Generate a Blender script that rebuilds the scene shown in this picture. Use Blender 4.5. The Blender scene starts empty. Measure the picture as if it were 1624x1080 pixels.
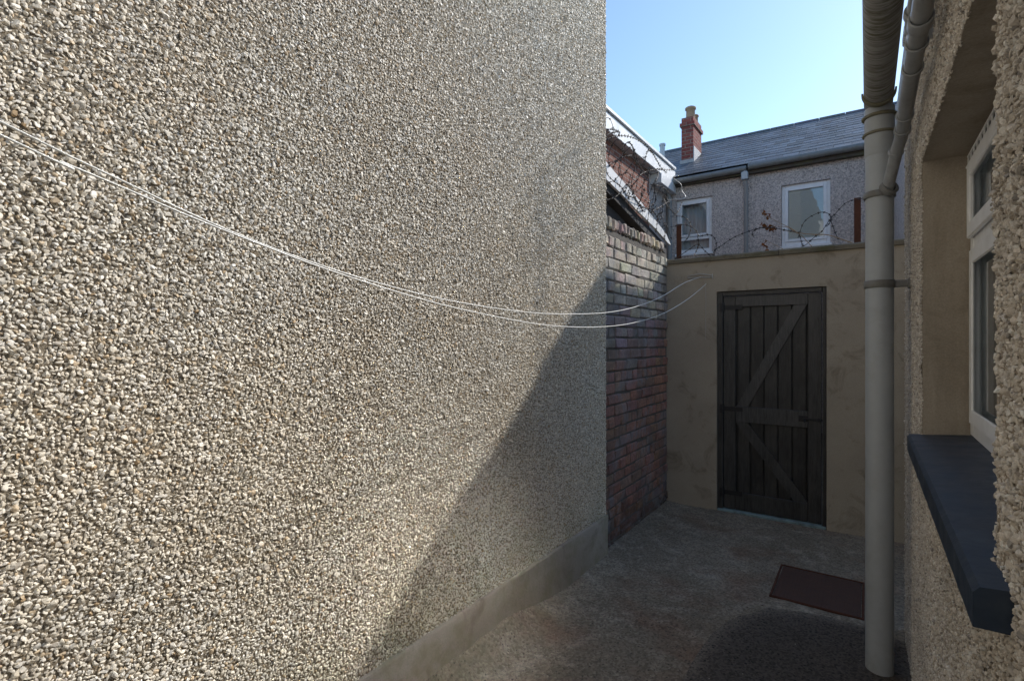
import bpy, bmesh, math, random
import numpy as np
from mathutils import Vector, Matrix, noise as mnoise

random.seed(7)
RNG = np.random.default_rng(11)
R = math.radians
scene = bpy.context.scene
COL = scene.collection

# ------------------------------------------------------------------ camera, world, sun
YAW = math.atan(563 / 812)
cam_d = bpy.data.cameras.new("camera")
cam = bpy.data.objects.new("camera", cam_d)
COL.objects.link(cam)
cam_d.sensor_width = 36
cam_d.lens = 18.0
cam_d.clip_start = 0.02
cam_d.clip_end = 3000
cam.location = (0, 0, 0)          # the eye is the origin: the yard lies 1.55 m below it
cam.rotation_euler = (R(90), 0, YAW)
scene.camera = cam

SUN = Vector((1.0, 1.9, 1.52)).normalized()      # towards the sun
elev = math.asin(SUN.z)
azim = math.atan2(SUN.x, SUN.y)
world = bpy.data.worlds.new("World")
scene.world = world
world.use_nodes = True
wn = world.node_tree
sky = wn.nodes.new("ShaderNodeTexSky")
sky.sky_type = 'NISHITA'
sky.sun_disc = False
sky.sun_elevation = elev
sky.sun_rotation = azim
sky.altitude = 0
sky.air_density = 1.0
sky.dust_density = 0.35
sky.ozone_density = 1.6
bg = wn.nodes["Background"]
tint = wn.nodes.new("ShaderNodeMix"); tint.data_type = 'RGBA'; tint.blend_type = 'MULTIPLY'     # the camera's cooler, greener white balance
tint.inputs[0].default_value = 1; tint.inputs[7].default_value = (0.94, 1.0, 1.01, 1)
wn.links.new(sky.outputs[0], tint.inputs[6])
wn.links.new(tint.outputs[2], bg.inputs[0])
bg.inputs[1].default_value = 0.122

sl = bpy.data.lights.new("sun", 'SUN')
sl.energy = 2.5
sl.angle = R(0.7)
sl.color = (1.0, 0.96, 0.91)
so = bpy.data.objects.new("sun", sl)
COL.objects.link(so)
so.rotation_euler = SUN.to_track_quat('Z', 'Y').to_euler()
so.location = (6, 11, 9)

scene.view_settings.view_transform = 'Standard'
scene.view_settings.look = 'None'
scene.view_settings.exposure = 1.0
scene.view_settings.gamma = 1.0
scene.cycles.max_bounces = 8
scene.cycles.diffuse_bounces = 5
scene.cycles.sample_clamp_indirect = 300
scene.cycles.blur_glossy = 0.0
scene.cycles.use_denoising = True

# ------------------------------------------------------------------ helpers
CS, SN = math.cos(YAW), math.sin(YAW)
def ray(x, y):
    u = (x - 812) / 812; w = (540 - y) / 812
    return Vector((-SN + CS * u, CS + SN * u, w))
def at_y(x, y, Y):
    r = ray(x, y); return r * (Y / r.y)
def at_x(x, y, X):
    r = ray(x, y); return r * (X / r.x)

def empty(name, loc=(0, 0, 0)):
    o = bpy.data.objects.new(name, None)
    COL.objects.link(o); o.location = loc; o.empty_display_size = .1
    return o
def tag(o, label=None, cat=None, group=None, kind=None):
    if label: o['label'] = label
    if cat: o['category'] = cat
    if group: o['group'] = group
    if kind: o['kind'] = kind
    return o

class MB:
    """collects shapes (world coordinates) and builds ONE mesh object"""
    def __init__(s):
        s.v = []; s.f = []; s.m = []; s.c = []; s.s = []
    def add(s, verts, faces, m=0, col=(1, 1, 1), smooth=False):
        b = len(s.v)
        s.v += [tuple(p) for p in verts]
        s.c += [col] * len(verts)
        for f in faces:
            s.f.append([b + i for i in f]); s.m.append(m); s.s.append(smooth)
        return s
    def box(s, lo, hi, m=0, col=(1, 1, 1), ch=0.0, mat=None, jit=0.0):
        x0, y0, z0 = lo; x1, y1, z1 = hi
        bm = bmesh.new()
        vs = [bm.verts.new(p) for p in ((x0,y0,z0),(x1,y0,z0),(x1,y1,z0),(x0,y1,z0),(x0,y0,z1),(x1,y0,z1),(x1,y1,z1),(x0,y1,z1))]
        for q in ((0,3,2,1),(4,5,6,7),(0,1,5,4),(1,2,6,5),(2,3,7,6),(3,0,4,7)):
            bm.faces.new([vs[i] for i in q])
        if ch > 0:
            bmesh.ops.bevel(bm, geom=bm.edges[:], offset=ch, segments=1, affect='EDGES')
        if jit > 0:
            for v in bm.verts:
                v.co += Vector((random.uniform(-jit, jit), random.uniform(-jit, jit), random.uniform(-jit, jit)))
        if mat is not None: bm.transform(mat)
        bm.verts.index_update()
        s.add([v.co[:] for v in bm.verts], [[v.index for v in f.verts] for f in bm.faces], m, col)
        bm.free(); return s
    def prism(s, pts, vec, m=0, col=(1, 1, 1)):
        n = len(pts); vec = Vector(vec)
        a = [Vector(p) for p in pts]; b = [p + vec for p in a]
        nn = Vector((0, 0, 0))
        for i in range(n): nn += a[i].cross(a[(i + 1) % n])
        fl = nn.dot(vec) > 0
        f = [list(range(n))[::-1] if fl else list(range(n)), [n + i for i in (range(n) if fl else range(n - 1, -1, -1))]]
        for i in range(n):
            j = (i + 1) % n
            q = [i, j, n + j, n + i]
            f.append(q if fl else q[::-1])
        return s.add(a + b, f, m, col)
    def tube(s, pts, r, n=8, m=0, col=(1, 1, 1), caps=True, smooth=True):
        pts = [Vector(p) for p in pts]
        rr = r if isinstance(r, (list, tuple)) else [r] * len(pts)
        up = None; V = []; F = []
        for i, p in enumerate(pts):
            t = (pts[min(i + 1, len(pts) - 1)] - pts[max(i - 1, 0)]).normalized()
            if up is None:
                up = t.orthogonal().normalized()
            up = (up - t * up.dot(t))
            up = up.normalized() if up.length > 1e-6 else t.orthogonal().normalized()
            w = t.cross(up)
            for k in range(n):
                a = 2 * math.pi * k / n
                V.append(p + (up * math.cos(a) + w * math.sin(a)) * rr[i])
        for i in range(len(pts) - 1):
            for k in range(n):
                k2 = (k + 1) % n
                F.append([i * n + k, i * n + k2, (i + 1) * n + k2, (i + 1) * n + k])
        s.add(V, F, m, col, smooth)
        if caps:
            b = (len(pts) - 1) * n
            s.add(V[:n], [list(range(n))[::-1]], m, col); s.add(V[b:b + n], [list(range(n))], m, col)
        return s
    def ring(s, c, axis, r0, r1, h, n=28, m=0, col=(1, 1, 1)):
        """a collar: hollow cylinder round axis, centred on c"""
        axis = Vector(axis).normalized(); u = axis.orthogonal().normalized(); w = axis.cross(u); c = Vector(c)
        e = min(h, r1 - r0) * .3
        prof = [(r0, -h/2), (r1 - e, -h/2), (r1, -h/2 + e), (r1, h/2 - e), (r1 - e, h/2), (r0, h/2)]
        V = []; F = []
        for k in range(n):
            a = 2 * math.pi * k / n
            d = u * math.cos(a) + w * math.sin(a)
            V += [c + d * rad + axis * z for rad, z in prof]
        P = len(prof)
        for k in range(n):
            k2 = (k + 1) % n
            for j in range(P):
                j2 = (j + 1) % P
                F.append([k * P + j, k2 * P + j, k2 * P + j2, k * P + j2])
        return s.add(V, F, m, col, True)
    def build(s, name, mats, parent=None):
        me = bpy.data.meshes.new(name)
        me.from_pydata(s.v, [], s.f)
        if not isinstance(mats, (list, tuple)): mats = [mats]
        for m in mats: me.materials.append(m)
        me.polygons.foreach_set("material_index", s.m)
        me.polygons.foreach_set("use_smooth", s.s)
        a = me.color_attributes.new("Col", 'FLOAT_COLOR', 'POINT')
        a.data.foreach_set("color", np.array([(c[0], c[1], c[2], 1) for c in s.c], dtype=np.float32).ravel())
        me.update()
        o = bpy.data.objects.new(name, me)
        COL.objects.link(o)
        if parent is not None:
            o.parent = parent
            o.matrix_parent_inverse = Matrix.Translation(-Vector(parent.location))
        return o

def catmull(pts, n=8):
    pts = [Vector(p) for p in pts]
    P = [pts[0] * 2 - pts[1]] + pts + [pts[-1] * 2 - pts[-2]]
    out = []
    for i in range(1, len(P) - 2):
        p0, p1, p2, p3 = P[i - 1:i + 3]
        for k in range(n):
            t = k / n
            out.append(.5 * (2 * p1 + (p2 - p0) * t + (2 * p0 - 5 * p1 + 4 * p2 - p3) * t * t + (3 * p1 - p0 - 3 * p2 + p3) * t ** 3))
    out.append(pts[-1])
    return out

# ------------------------------------------------------------------ materials
class NT:
    def __init__(s, name):
        s.mat = bpy.data.materials.new(name); s.mat.use_nodes = True
        s.t = s.mat.node_tree; s.b = s.t.nodes["Principled BSDF"]
        s.tc = None
    def n(s, typ, **kw):
        nd = s.t.nodes.new(typ)
        for k, v in kw.items():
            if k in nd.inputs.keys(): s.set(nd.inputs[k], v)
            else: setattr(nd, k, v)
        return nd
    def set(s, inp, v):
        if isinstance(v, bpy.types.NodeSocket): s.t.links.new(v, inp)
        else:
            if inp.type == 'RGBA' and len(v) == 3: v = (*v, 1)
            inp.default_value = v
    def co(s, scale=None, rot=None):
        if s.tc is None: s.tc = s.t.nodes.new("ShaderNodeNewGeometry")
        out = s.tc.outputs["Position"]
        if scale is not None or rot is not None:
            mp = s.t.nodes.new("ShaderNodeMapping")
            s.t.links.new(out, mp.inputs[0])
            if scale is not None: mp.inputs["Scale"].default_value = scale
            if rot is not None: mp.inputs["Rotation"].default_value = rot
            out = mp.outputs[0]
        return out
    def noise(s, scale, detail=4, rough=.55, co=None, dist=0.0):
        nd = s.t.nodes.new("ShaderNodeTexNoise")
        s.t.links.new(co if co is not None else s.co(), nd.inputs["Vector"])
        nd.inputs["Scale"].default_value = scale; nd.inputs["Detail"].default_value = detail
        nd.inputs["Roughness"].default_value = rough; nd.inputs["Distortion"].default_value = dist
        return nd.outputs["Fac"]
    def vor(s, scale, co=None, feature='F1', out="Distance", rnd=1.0):
        nd = s.t.nodes.new("ShaderNodeTexVoronoi"); nd.feature = feature
        s.t.links.new(co if co is not None else s.co(), nd.inputs["Vector"])
        nd.inputs["Scale"].default_value = scale; nd.inputs["Randomness"].default_value = rnd
        return nd.outputs[out]
    def ramp(s, fac, stops, interp='LINEAR'):
        nd = s.t.nodes.new("ShaderNodeValToRGB"); s.t.links.new(fac, nd.inputs[0])
        cr = nd.color_ramp; cr.interpolation = interp
        while len(cr.elements) > 1: cr.elements.remove(cr.elements[-1])
        for i, (p, c) in enumerate(stops):
            e = cr.elements[0] if i == 0 else cr.elements.new(p)
            e.position = p
            e.color = (c, c, c, 1) if not isinstance(c, (tuple, list)) else (*c, 1)
        return nd.outputs[0]
    def mix(s, fac, a, b, mode='MIX'):
        nd = s.t.nodes.new("ShaderNodeMix"); nd.data_type = 'RGBA'; nd.blend_type = mode; nd.clamp_factor = True
        s.set(nd.inputs[0], fac); s.set(nd.inputs[6], a); s.set(nd.inputs[7], b)
        return nd.outputs[2]
    def math(s, op, a, b=None):
        nd = s.t.nodes.new("ShaderNodeMath"); nd.operation = op
        s.set(nd.inputs[0], a)
        if b is not None: s.set(nd.inputs[1], b)
        return nd.outputs[0]
    def attr(s, name="Col"):
        nd = s.t.nodes.new("ShaderNodeAttribute"); nd.attribute_name = name
        return nd.outputs["Color"]
    def xyz(s):
        nd = s.t.nodes.new("ShaderNodeSeparateXYZ"); s.t.links.new(s.co(), nd.inputs[0]); return nd.outputs
    def bump(s, h, strength=.5, dist=.01, normal=None):
        nd = s.t.nodes.new("ShaderNodeBump"); s.t.links.new(h, nd.inputs["Height"])
        nd.inputs["Strength"].default_value = strength; nd.inputs["Distance"].default_value = dist
        if normal is not None: s.t.links.new(normal, nd.inputs["Normal"])
        s.t.links.new(nd.outputs[0], s.b.inputs["Normal"]); return nd.outputs[0]
    def out(s, col=None, rough=.8, spec=.3, metal=0.0):
        if col is not None: s.set(s.b.inputs["Base Color"], col)
        s.set(s.b.inputs["Roughness"], rough); s.b.inputs["Specular IOR Level"].default_value = spec
        s.b.inputs["Metallic"].default_value = metal
        return s.mat

def mat_stone(name, spec=.3, rough=.62, grime=0.0):
    t = NT(name)
    c = t.attr()
    f = t.noise(420, 3)
    c = t.mix(.5, c, t.ramp(f, [(.3, .62), (.7, 1.2)]), 'MULTIPLY')
    t.bump(t.noise(600, 4), .35, .002)
    return t.out(c, rough, spec)
M = {}
M['spar'] = mat_stone('spar_dash', .35, .5)
M['roughcast'] = mat_stone('roughcast_dash', .2, .8)

def mat_mortar(name, a, b):
    t = NT(name)
    c = t.mix(t.noise(9, 5), a, b)
    c = t.mix(t.ramp(t.noise(140, 4), [(.35, 0.0), (.65, 1.0)]), t.mix(1, c, (.6, .58, .55), 'MULTIPLY'), c)
    t.bump(t.noise(160, 5), .9, .006)
    return t.out(c, .9, .15)
M['mortar'] = mat_mortar('dash_mortar', (.35, .295, .22), (.28, .235, .17))
M['mortar2'] = mat_mortar('roughcast_mortar', (.44, .38, .30), (.36, .305, .24))

def mat_render(name, a, b, stain, dark=.5, streak=True, bump=.25, moss=None):
    """cement render: cloudy tone, trowel marks, run-down stains"""
    t = NT(name)
    c = t.mix(t.ramp(t.noise(2.3, 6, .6), [(.3, 0.0), (.7, 1.0)]), a, b)
    if streak:
        st = t.noise(5, 5, .65, t.co((1.6, 1.6, .22)))
        c = t.mix(t.ramp(st, [(.5, 0.0), (.72, dark)]), c, stain)
    sp = t.noise(4.5, 8, .72, dist=.9)
    c = t.mix(t.ramp(sp, [(.53, 0.0), (.70, dark)]), c, stain)
    c = t.mix(.35, c, t.ramp(t.noise(180, 3), [(.3, .6), (.7, 1.25)]), 'MULTIPLY')
    if moss is not None:
        c = t.mix(t.ramp(t.noise(6, 6, .7), [(.48, 0.0), (.62, .7)]), c, moss)
    h = t.math('ADD', t.math('MULTIPLY', t.noise(14, 5, .6), .7), t.math('MULTIPLY', t.noise(190, 4), .22))
    t.bump(h, bump, .012)
    return t.out(c, .92, .12)
M['render'] = mat_render('cement_render', (.40, .35, .275), (.33, .285, .225), (.17, .14, .10), .75, False)
M['reveal'] = mat_render('reveal_render', (.40, .35, .285), (.33, .285, .23), (.2, .17, .13), .55, True, .35)
M['plinth'] = mat_render('plinth_render', (.385, .335, .275), (.30, .26, .21), (.15, .12, .09), .6, False, .6, (.25, .23, .155))
M['coping'] = mat_render('coping_stone', (.22, .195, .15), (.16, .14, .105), (.06, .055, .04), .8, False, .6, (.10, .10, .05))
M['whitewall'] = mat_render('white_painted_render', (.72, .70, .66), (.66, .64, .6), (.5, .47, .42), .3)
def mat_far_dash():
    t = NT('fine_dash')
    c = t.mix(t.noise(3, 5), (.66, .585, .535), (.57, .50, .465))
    c = t.mix(.75, c, t.ramp(t.vor(55, out="Color"), [(.1, .45), (.8, 1.25)]), 'MULTIPLY')
    c = t.mix(t.ramp(t.noise(5, 5, .65, t.co((1.5, 1.5, .2))), [(.52, 0.0), (.75, .45)]), c, (.2, .18, .17))
    t.bump(t.vor(55), .9, .012)
    return t.out(c, .9, .15)
M['pinkdash'] = mat_far_dash()

def mat_ground():
    t = NT('old_concrete')
    z = t.xyz()
    c = t.mix(t.ramp(t.noise(1.6, 6, .6), [(.3, 0.0), (.7, 1.0)]), (.135, .118, .095), (.19, .168, .138))
    # laitance worn off in patches: pale scuffed islands
    pale = t.ramp(t.noise(6, 9, .8, dist=.5), [(.50, 0.0), (.64, .7)])
    c = t.mix(pale, c, (.29, .27, .235))
    rusty = t.ramp(t.noise(2.1, 5, .6, t.co((1, 1.3, 1))), [(.52, 0.0), (.68, .6)])
    c = t.mix(rusty, c, (.14, .085, .06))
    # aggregate
    ag = t.vor(95, out="Color")
    c = t.mix(.5, c, t.ramp(ag, [(.12, .25), (.5, .95), (.85, 1.5)]), 'MULTIPLY')
    chips = t.ramp(t.vor(33, rnd=1), [(.11, 1.0), (.18, 0.0)])
    c = t.mix(t.math('MULTIPLY', chips, .75), c, (.03, .028, .026))
    white = t.ramp(t.vor(17, t.co((1.3, 1.1, 1))), [(.035, 1.0), (.055, 0.0)])
    c = t.mix(t.math('MULTIPLY', white, .6), c, (.45, .42, .36))
    green = t.attr()
    c = t.mix(t.math('MULTIPLY', green, t.ramp(t.noise(9, 6, .7), [(.4, 0.0), (.65, .5)])), c, (.13, .13, .085))
    c = t.mix(1, c, (1.38, 1.3, 1.18), 'MULTIPLY')
    h = t.math('ADD', t.math('MULTIPLY', t.vor(95), .5), t.math('MULTIPLY', t.noise(30, 6, .7), .8))
    t.bump(h, .7, .008)
    return t.out(c, .85, .25)
M['ground'] = mat_ground()
def mat_patch():
    t = NT('newer_concrete')
    c = t.mix(t.noise(3, 6, .6), (.08, .067, .055), (.115, .098, .082))
    c = t.mix(t.math('MULTIPLY', t.attr(), t.ramp(t.noise(14, 6, .7), [(.3, .5), (.6, 1.0)])), c, (.20, .165, .13))
    c = t.mix(.8, c, t.ramp(t.vor(110, out="Color"), [(.15, .4), (.5, .95), (.85, 1.3)]), 'MULTIPLY')
    chips = t.ramp(t.vor(33), [(.16, 1.0), (.22, 0.0)])
    c = t.mix(t.math('MULTIPLY', chips, .8), c, (.018, .017, .017))
    white = t.ramp(t.vor(9, t.co((1.3, 1.1, 1))), [(.03, 1.0), (.04, 0.0)])
    c = t.mix(t.math('MULTIPLY', white, .7), c, (.5, .46, .4))
    t.bump(t.math('ADD', t.vor(80), t.noise(40, 6, .7)), .7, .006)
    return t.out(c, .85, .25)
M['patch'] = mat_patch()

def mat_brick_attr():
    t = NT('old_brick')
    c = t.mix(.35, t.attr(), t.mix(t.noise(5, 6, .7), (.10, .075, .065), (.22, .13, .105)))
    c = t.mix(.8, c, t.ramp(t.noise(45, 6, .7), [(.25, .45), (.7, 1.35)]), 'MULTIPLY')
    # sooty and limewashed patches of the old wall
    z = t.xyz()[2]
    n2 = t.noise(3.2, 6, .68, dist=.6)
    lime = t.math('MULTIPLY', t.ramp(t.noise(7, 7, .75), [(.42, 0.0), (.6, .75)]), t.ramp(t.math('ADD', z, t.math('MULTIPLY', n2, .7)), [(.45, 0.0), (1.0, 1.0)]))
    c = t.mix(lime, c, (.36, .37, .31))
    soot = t.ramp(n2, [(.42, 0.0), (.62, .85)])
    c = t.mix(t.math('MULTIPLY', soot, .75), c, (.07, .062, .06))
    c = t.mix(1, c, (1.8, 1.65, 1.55), 'MULTIPLY')
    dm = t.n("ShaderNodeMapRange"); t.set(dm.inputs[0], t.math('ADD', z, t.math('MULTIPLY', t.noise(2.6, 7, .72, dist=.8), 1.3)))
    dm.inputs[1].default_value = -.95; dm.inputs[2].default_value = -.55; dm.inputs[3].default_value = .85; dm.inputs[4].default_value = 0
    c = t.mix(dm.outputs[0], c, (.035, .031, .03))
    wash = t.ramp(t.noise(1.9, 7, .72, t.co((1, 1.4, 1)), dist=.7), [(.5, 0.0), (.58, .6)])
    c = t.mix(t.math('MULTIPLY', wash, .8), c, (.22, .225, .24))
    t.bump(t.noise(70, 6, .75), .8, .008)
    return t.out(c, .9, .15)
M['oldbrick'] = mat_brick_attr()
M['joint'] = mat_mortar('brick_joint', (.20, .185, .165), (.12, .105, .095))

def mat_brick(name, c1, c2, mortar, axis='x'):
    t = NT(name)
    mp = t.co()
    cx = t.n("ShaderNodeCombineXYZ")
    sp = t.xyz()
    src = t.math('ADD', sp[0], sp[1])
    t.set(cx.inputs[0], src); t.set(cx.inputs[1], sp[2])
    br = t.n("ShaderNodeTexBrick")
    t.set(br.inputs["Vector"], cx.outputs[0])
    t.set(br.inputs["Color1"], c1); t.set(br.inputs["Color2"], c2); t.set(br.inputs["Mortar"], mortar)
    br.inputs["Scale"].default_value = 1; br.inputs["Brick Width"].default_value = .225
    br.inputs["Row Height"].default_value = .075; br.inputs["Mortar Size"].default_value = .006
    br.inputs["Bias"].default_value = -.1
    c = t.mix(.7, br.outputs[0], t.ramp(t.noise(28, 6, .7), [(.25, .5), (.7, 1.3)]), 'MULTIPLY')
    c = t.mix(t.ramp(t.noise(2.5, 5), [(.5, 0.0), (.75, .5)]), c, (.09, .06, .05))
    h = t.math('SUBTRACT', t.noise(60, 4), br.outputs["Fac"])
    t.bump(h, .8, .01)
    return t.out(c, .9, .15)
M['redbrick'] = mat_brick('red_brick', (.20, .06, .055), (.26, .09, .075), (.28, .24, .2))
M['brownbrick'] = mat_brick('brown_brick', (.21, .085, .062), (.30, .14, .10), (.34, .30, .27))

def mat_slate():
    t = NT('slate')
    c = t.attr()
    c = t.mix(.6, c, t.ramp(t.noise(18, 6, .7), [(.25, .55), (.7, 1.35)]), 'MULTIPLY')
    c = t.mix(t.ramp(t.noise(7, 6, .75), [(.6, 0.0), (.72, .5)]), c, (.16, .165, .13))
    t.bump(t.noise(60, 5, .7), .5, .005)
    return t.out(c, t.ramp(t.noise(9, 4), [(.3, .42), (.7, .62)]), .5)
M['slate'] = mat_slate()

def mat_plain(name, col, rough=.5, spec=.4, var=.25, scale=25, dirt=None, dirtamt=.4, metal=0.0, bump=.1, bscale=80):
    t = NT(name)
    c = t.mix(var, col, t.ramp(t.noise(scale, 5, .65), [(.25, .55), (.75, 1.3)]), 'MULTIPLY')
    if dirt is not None:
        c = t.mix(t.ramp(t.noise(scale * .35, 6, .7), [(.48, 0.0), (.7, dirtamt)]), c, dirt)
    t.bump(t.noise(bscale, 4), bump, .003)
    return t.out(c, t.ramp(t.noise(scale * .6, 4), [(.2, max(rough - .1, .05)), (.8, min(rough + .12, 1))]), spec, metal)
M['upvc'] = mat_plain('white_upvc', (.86, .87, .88), .35, .45, .12, 12, (.4, .38, .34), .25, bump=.03)
M['fascia'] = mat_plain('white_fascia', (.72, .72, .72), .4, .45, .15, 6, (.4, .39, .36), .35, bump=.03)
M['pipe'] = mat_plain('grey_pipe_plastic', (.42, .45, .475), .38, .4, .10, 14, (.22, .21, .19), .3, bump=.04)
M['pipe_dark'] = mat_plain('grey_waste_plastic', (.33, .345, .36), .35, .45, .14, 18, (.10, .095, .08), .35, bump=.03)
M['clip'] = mat_plain('grey_clip_plastic', (.20, .20, .195), .45, .4, .2, 30, (.12, .105, .06), .5, bump=.05)
M['ring_dirty'] = mat_plain('lichened_ring', (.20, .19, .14), .6, .3, .3, 40, (.17, .145, .06), .8, bump=.3)
def mat_gutter():
    t = NT('stained_gutter')
    c = t.mix(.2, (.36, .355, .335), t.ramp(t.noise(16, 5), [(.3, .6), (.7, 1.25)]), 'MULTIPLY')
    bands = t.noise(9, 5, .7, t.co((1.0, 9.0, 1.0)), dist=.3)
    c = t.mix(t.ramp(bands, [(.42, 0.0), (.6, .75)]), c, (.12, .11, .09))
    alg = t.math('MULTIPLY', t.ramp(t.noise(5, 5), [(.45, 0.0), (.6, 1.0)]), t.ramp(bands, [(.5, 0.0), (.58, .7)]))
    c = t.mix(alg, c, (.10, .095, .03))
    t.bump(bands, .25, .004)
    return t.out(c, .6, .3)
M['gutter'] = mat_gutter()
M['sillpaint'] = mat_plain('dark_blue_sill_paint', (.020, .034, .058), .42, .4, .4, 24, (.05, .062, .078), .5, bump=.35, bscale=45)
M['rust'] = mat_plain('rusty_iron', (.095, .04, .025), .85, .2, .5, 60, (.05, .022, .016), .7, bump=.5)
M['wire'] = mat_plain('barbed_wire_steel', (.05, .045, .042), .6, .4, .3, 60, (.09, .045, .025), .5, metal=.3)
M['wire_light'] = mat_plain('galvanised_wire', (.45, .44, .42), .45, .5, .2, 50, metal=.2)
M['line'] = mat_plain('white_plastic_line', (.78, .77, .72), .4, .45, .1, 40)
M['lead'] = mat_plain('lead_flashing', (.32, .33, .35), .6, .4, .3, 12)
M['darkclad'] = mat_plain('dark_felt', (.045, .045, .048), .8, .2, .5, 5, (.09, .085, .08), .6, bump=.4)
M['soffit'] = mat_plain('dark_soffit_timber', (.10, .085, .07), .8, .2, .4, 10, (.16, .19, .06), .75, bump=.3)
M['clay'] = mat_plain('clay_pot', (.36, .27, .19), .8, .2, .4, 20, (.12, .1, .08), .5, bump=.3)
M['zinc'] = mat_plain('galvanised_flue', (.42, .44, .45), .4, .5, .2, 8, metal=.4)
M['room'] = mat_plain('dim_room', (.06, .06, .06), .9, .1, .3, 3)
M['net'] = mat_plain('window_blind_fabric', (.72, .80, .86), .9, .1, .1, 8)
M['twig'] = mat_plain('dry_twig', (.34, .24, .15), .8, .2, .4, 60, bump=.3)
M['leaf'] = mat_plain('dead_leaf', (.22, .085, .03), .8, .2, .5, 80, (.10, .04, .02), .5, bump=.3)
M['thresh'] = mat_plain('pale_threshold_paint', (.22, .31, .32), .6, .3, .5, 30, (.09, .09, .085), .8)
def mat_wood():
    t = NT('black_stained_timber')
    gr = t.noise(7, 6, .65, t.co((14, 14, .9)), dist=1.2)
    c = t.mix(t.ramp(gr, [(.3, 0.0), (.7, 1.0)]), t.mix(1, t.attr(), (.006, .006, .006), 'MULTIPLY'), t.mix(1, t.attr(), (.055, .054, .053), 'MULTIPLY'))
    wear = t.ramp(t.noise(3.5, 6, .7, t.co((2.5, 2.5, 1))), [(.45, 0.0), (.7, .55)])
    c = t.mix(wear, c, (.075, .07, .064))
    t.bump(gr, .35, .004)
    return t.out(c, t.ramp(gr, [(.2, .36), (.8, .55)]), .5)
M['wood'] = mat_wood()
M['iron'] = mat_plain('black_iron', (.015, .015, .016), .5, .4, .3, 50, bump=.3)
def mat_manhole():
    t = NT('rusty_chequer_plate')
    c = t.mix(t.noise(12, 6, .7), (.095, .05, .036), (.065, .038, .029))
    c = t.mix(t.ramp(t.noise(40, 5, .7), [(.55, 0.0), (.7, .6)]), c, (.12, .05, .03))
    t.bump(t.noise(130, 5, .7), .5, .003)
    return t.out(c, .7, .3)
M['manhole'] = mat_manhole()
def mat_glass():
    m = bpy.data.materials.new('window_glass'); m.use_nodes = True
    t = m.node_tree; t.nodes.clear()
    o = t.nodes.new("ShaderNodeOutputMaterial"); mx = t.nodes.new("ShaderNodeMixShader")
    tr = t.nodes.new("ShaderNodeBsdfTransparent"); gl = t.nodes.new("ShaderNodeBsdfGlossy"); fr = t.nodes.new("ShaderNodeFresnel")
    tr.inputs[0].default_value = (.94, .97, .98, 1); gl.inputs["Roughness"].default_value = .01; fr.inputs[0].default_value = 1.7
    nz = t.nodes.new("ShaderNodeTexNoise"); nz.inputs["Scale"].default_value = 3
    bp = t.nodes.new("ShaderNodeBump"); bp.inputs["Strength"].default_value = .03; bp.inputs["Distance"].default_value = .05
    ge = t.nodes.new("ShaderNodeNewGeometry"); t.links.new(ge.outputs["Position"], nz.inputs["Vector"])
    t.links.new(nz.outputs["Fac"], bp.inputs["Height"]); t.links.new(bp.outputs[0], gl.inputs["Normal"])
    t.links.new(fr.outputs[0], mx.inputs[0]); t.links.new(tr.outputs[0], mx.inputs[1]); t.links.new(gl.outputs[0], mx.inputs[2])
    t.links.new(mx.outputs[0], o.inputs[0]); return m
M['glass'] = mat_glass()
t = NT('reflective_pane'); t.b.inputs['IOR'].default_value = 2.3
M['sunpane'] = t.out((.58, .58, .57), .14, .5, 1.0)     # metallic finish added so the unseen window reflects more sun

# ------------------------------------------------------------------ dash stones (real chips, one mesh)
def ico(sub):
    bm = bmesh.new(); bmesh.ops.create_icosphere(bm, subdivisions=sub, radius=1)
    v = np.array([q.co[:] for q in bm.verts]); f = np.array([[q.index for q in t.verts] for t in bm.faces]); bm.free()
    return v, f
def shape_bank(sub, n, jit, cut=-.3):
    v, f = ico(sub); bank = []
    for k in range(n):
        q, _ = np.linalg.qr(RNG.normal(size=(3, 3)))
        w = v @ q
        # chop with a few planes so the chips get facets
        for j in range(9):
            d = RNG.normal(size=3); d /= np.linalg.norm(d); h = RNG.uniform(.38, .8)
            e = w @ d; w = w - np.outer(np.clip(e - h, 0, None), d)
        w = w * (1 + RNG.uniform(-jit, jit, size=(len(w), 1)))
        cz = w[f].mean(1)[:, 2]
        ff = f[cz > cut]
        if np.linalg.det(q) < 0: ff = ff[:, ::-1]
        use = np.unique(ff); remap = -np.ones(len(w), int); remap[use] = np.arange(len(use))
        bank.append((w[use], remap[ff]))
    return bank
BANK = {2: shape_bank(2, 36, .07), 1: shape_bank(1, 36, .10)}

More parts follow.
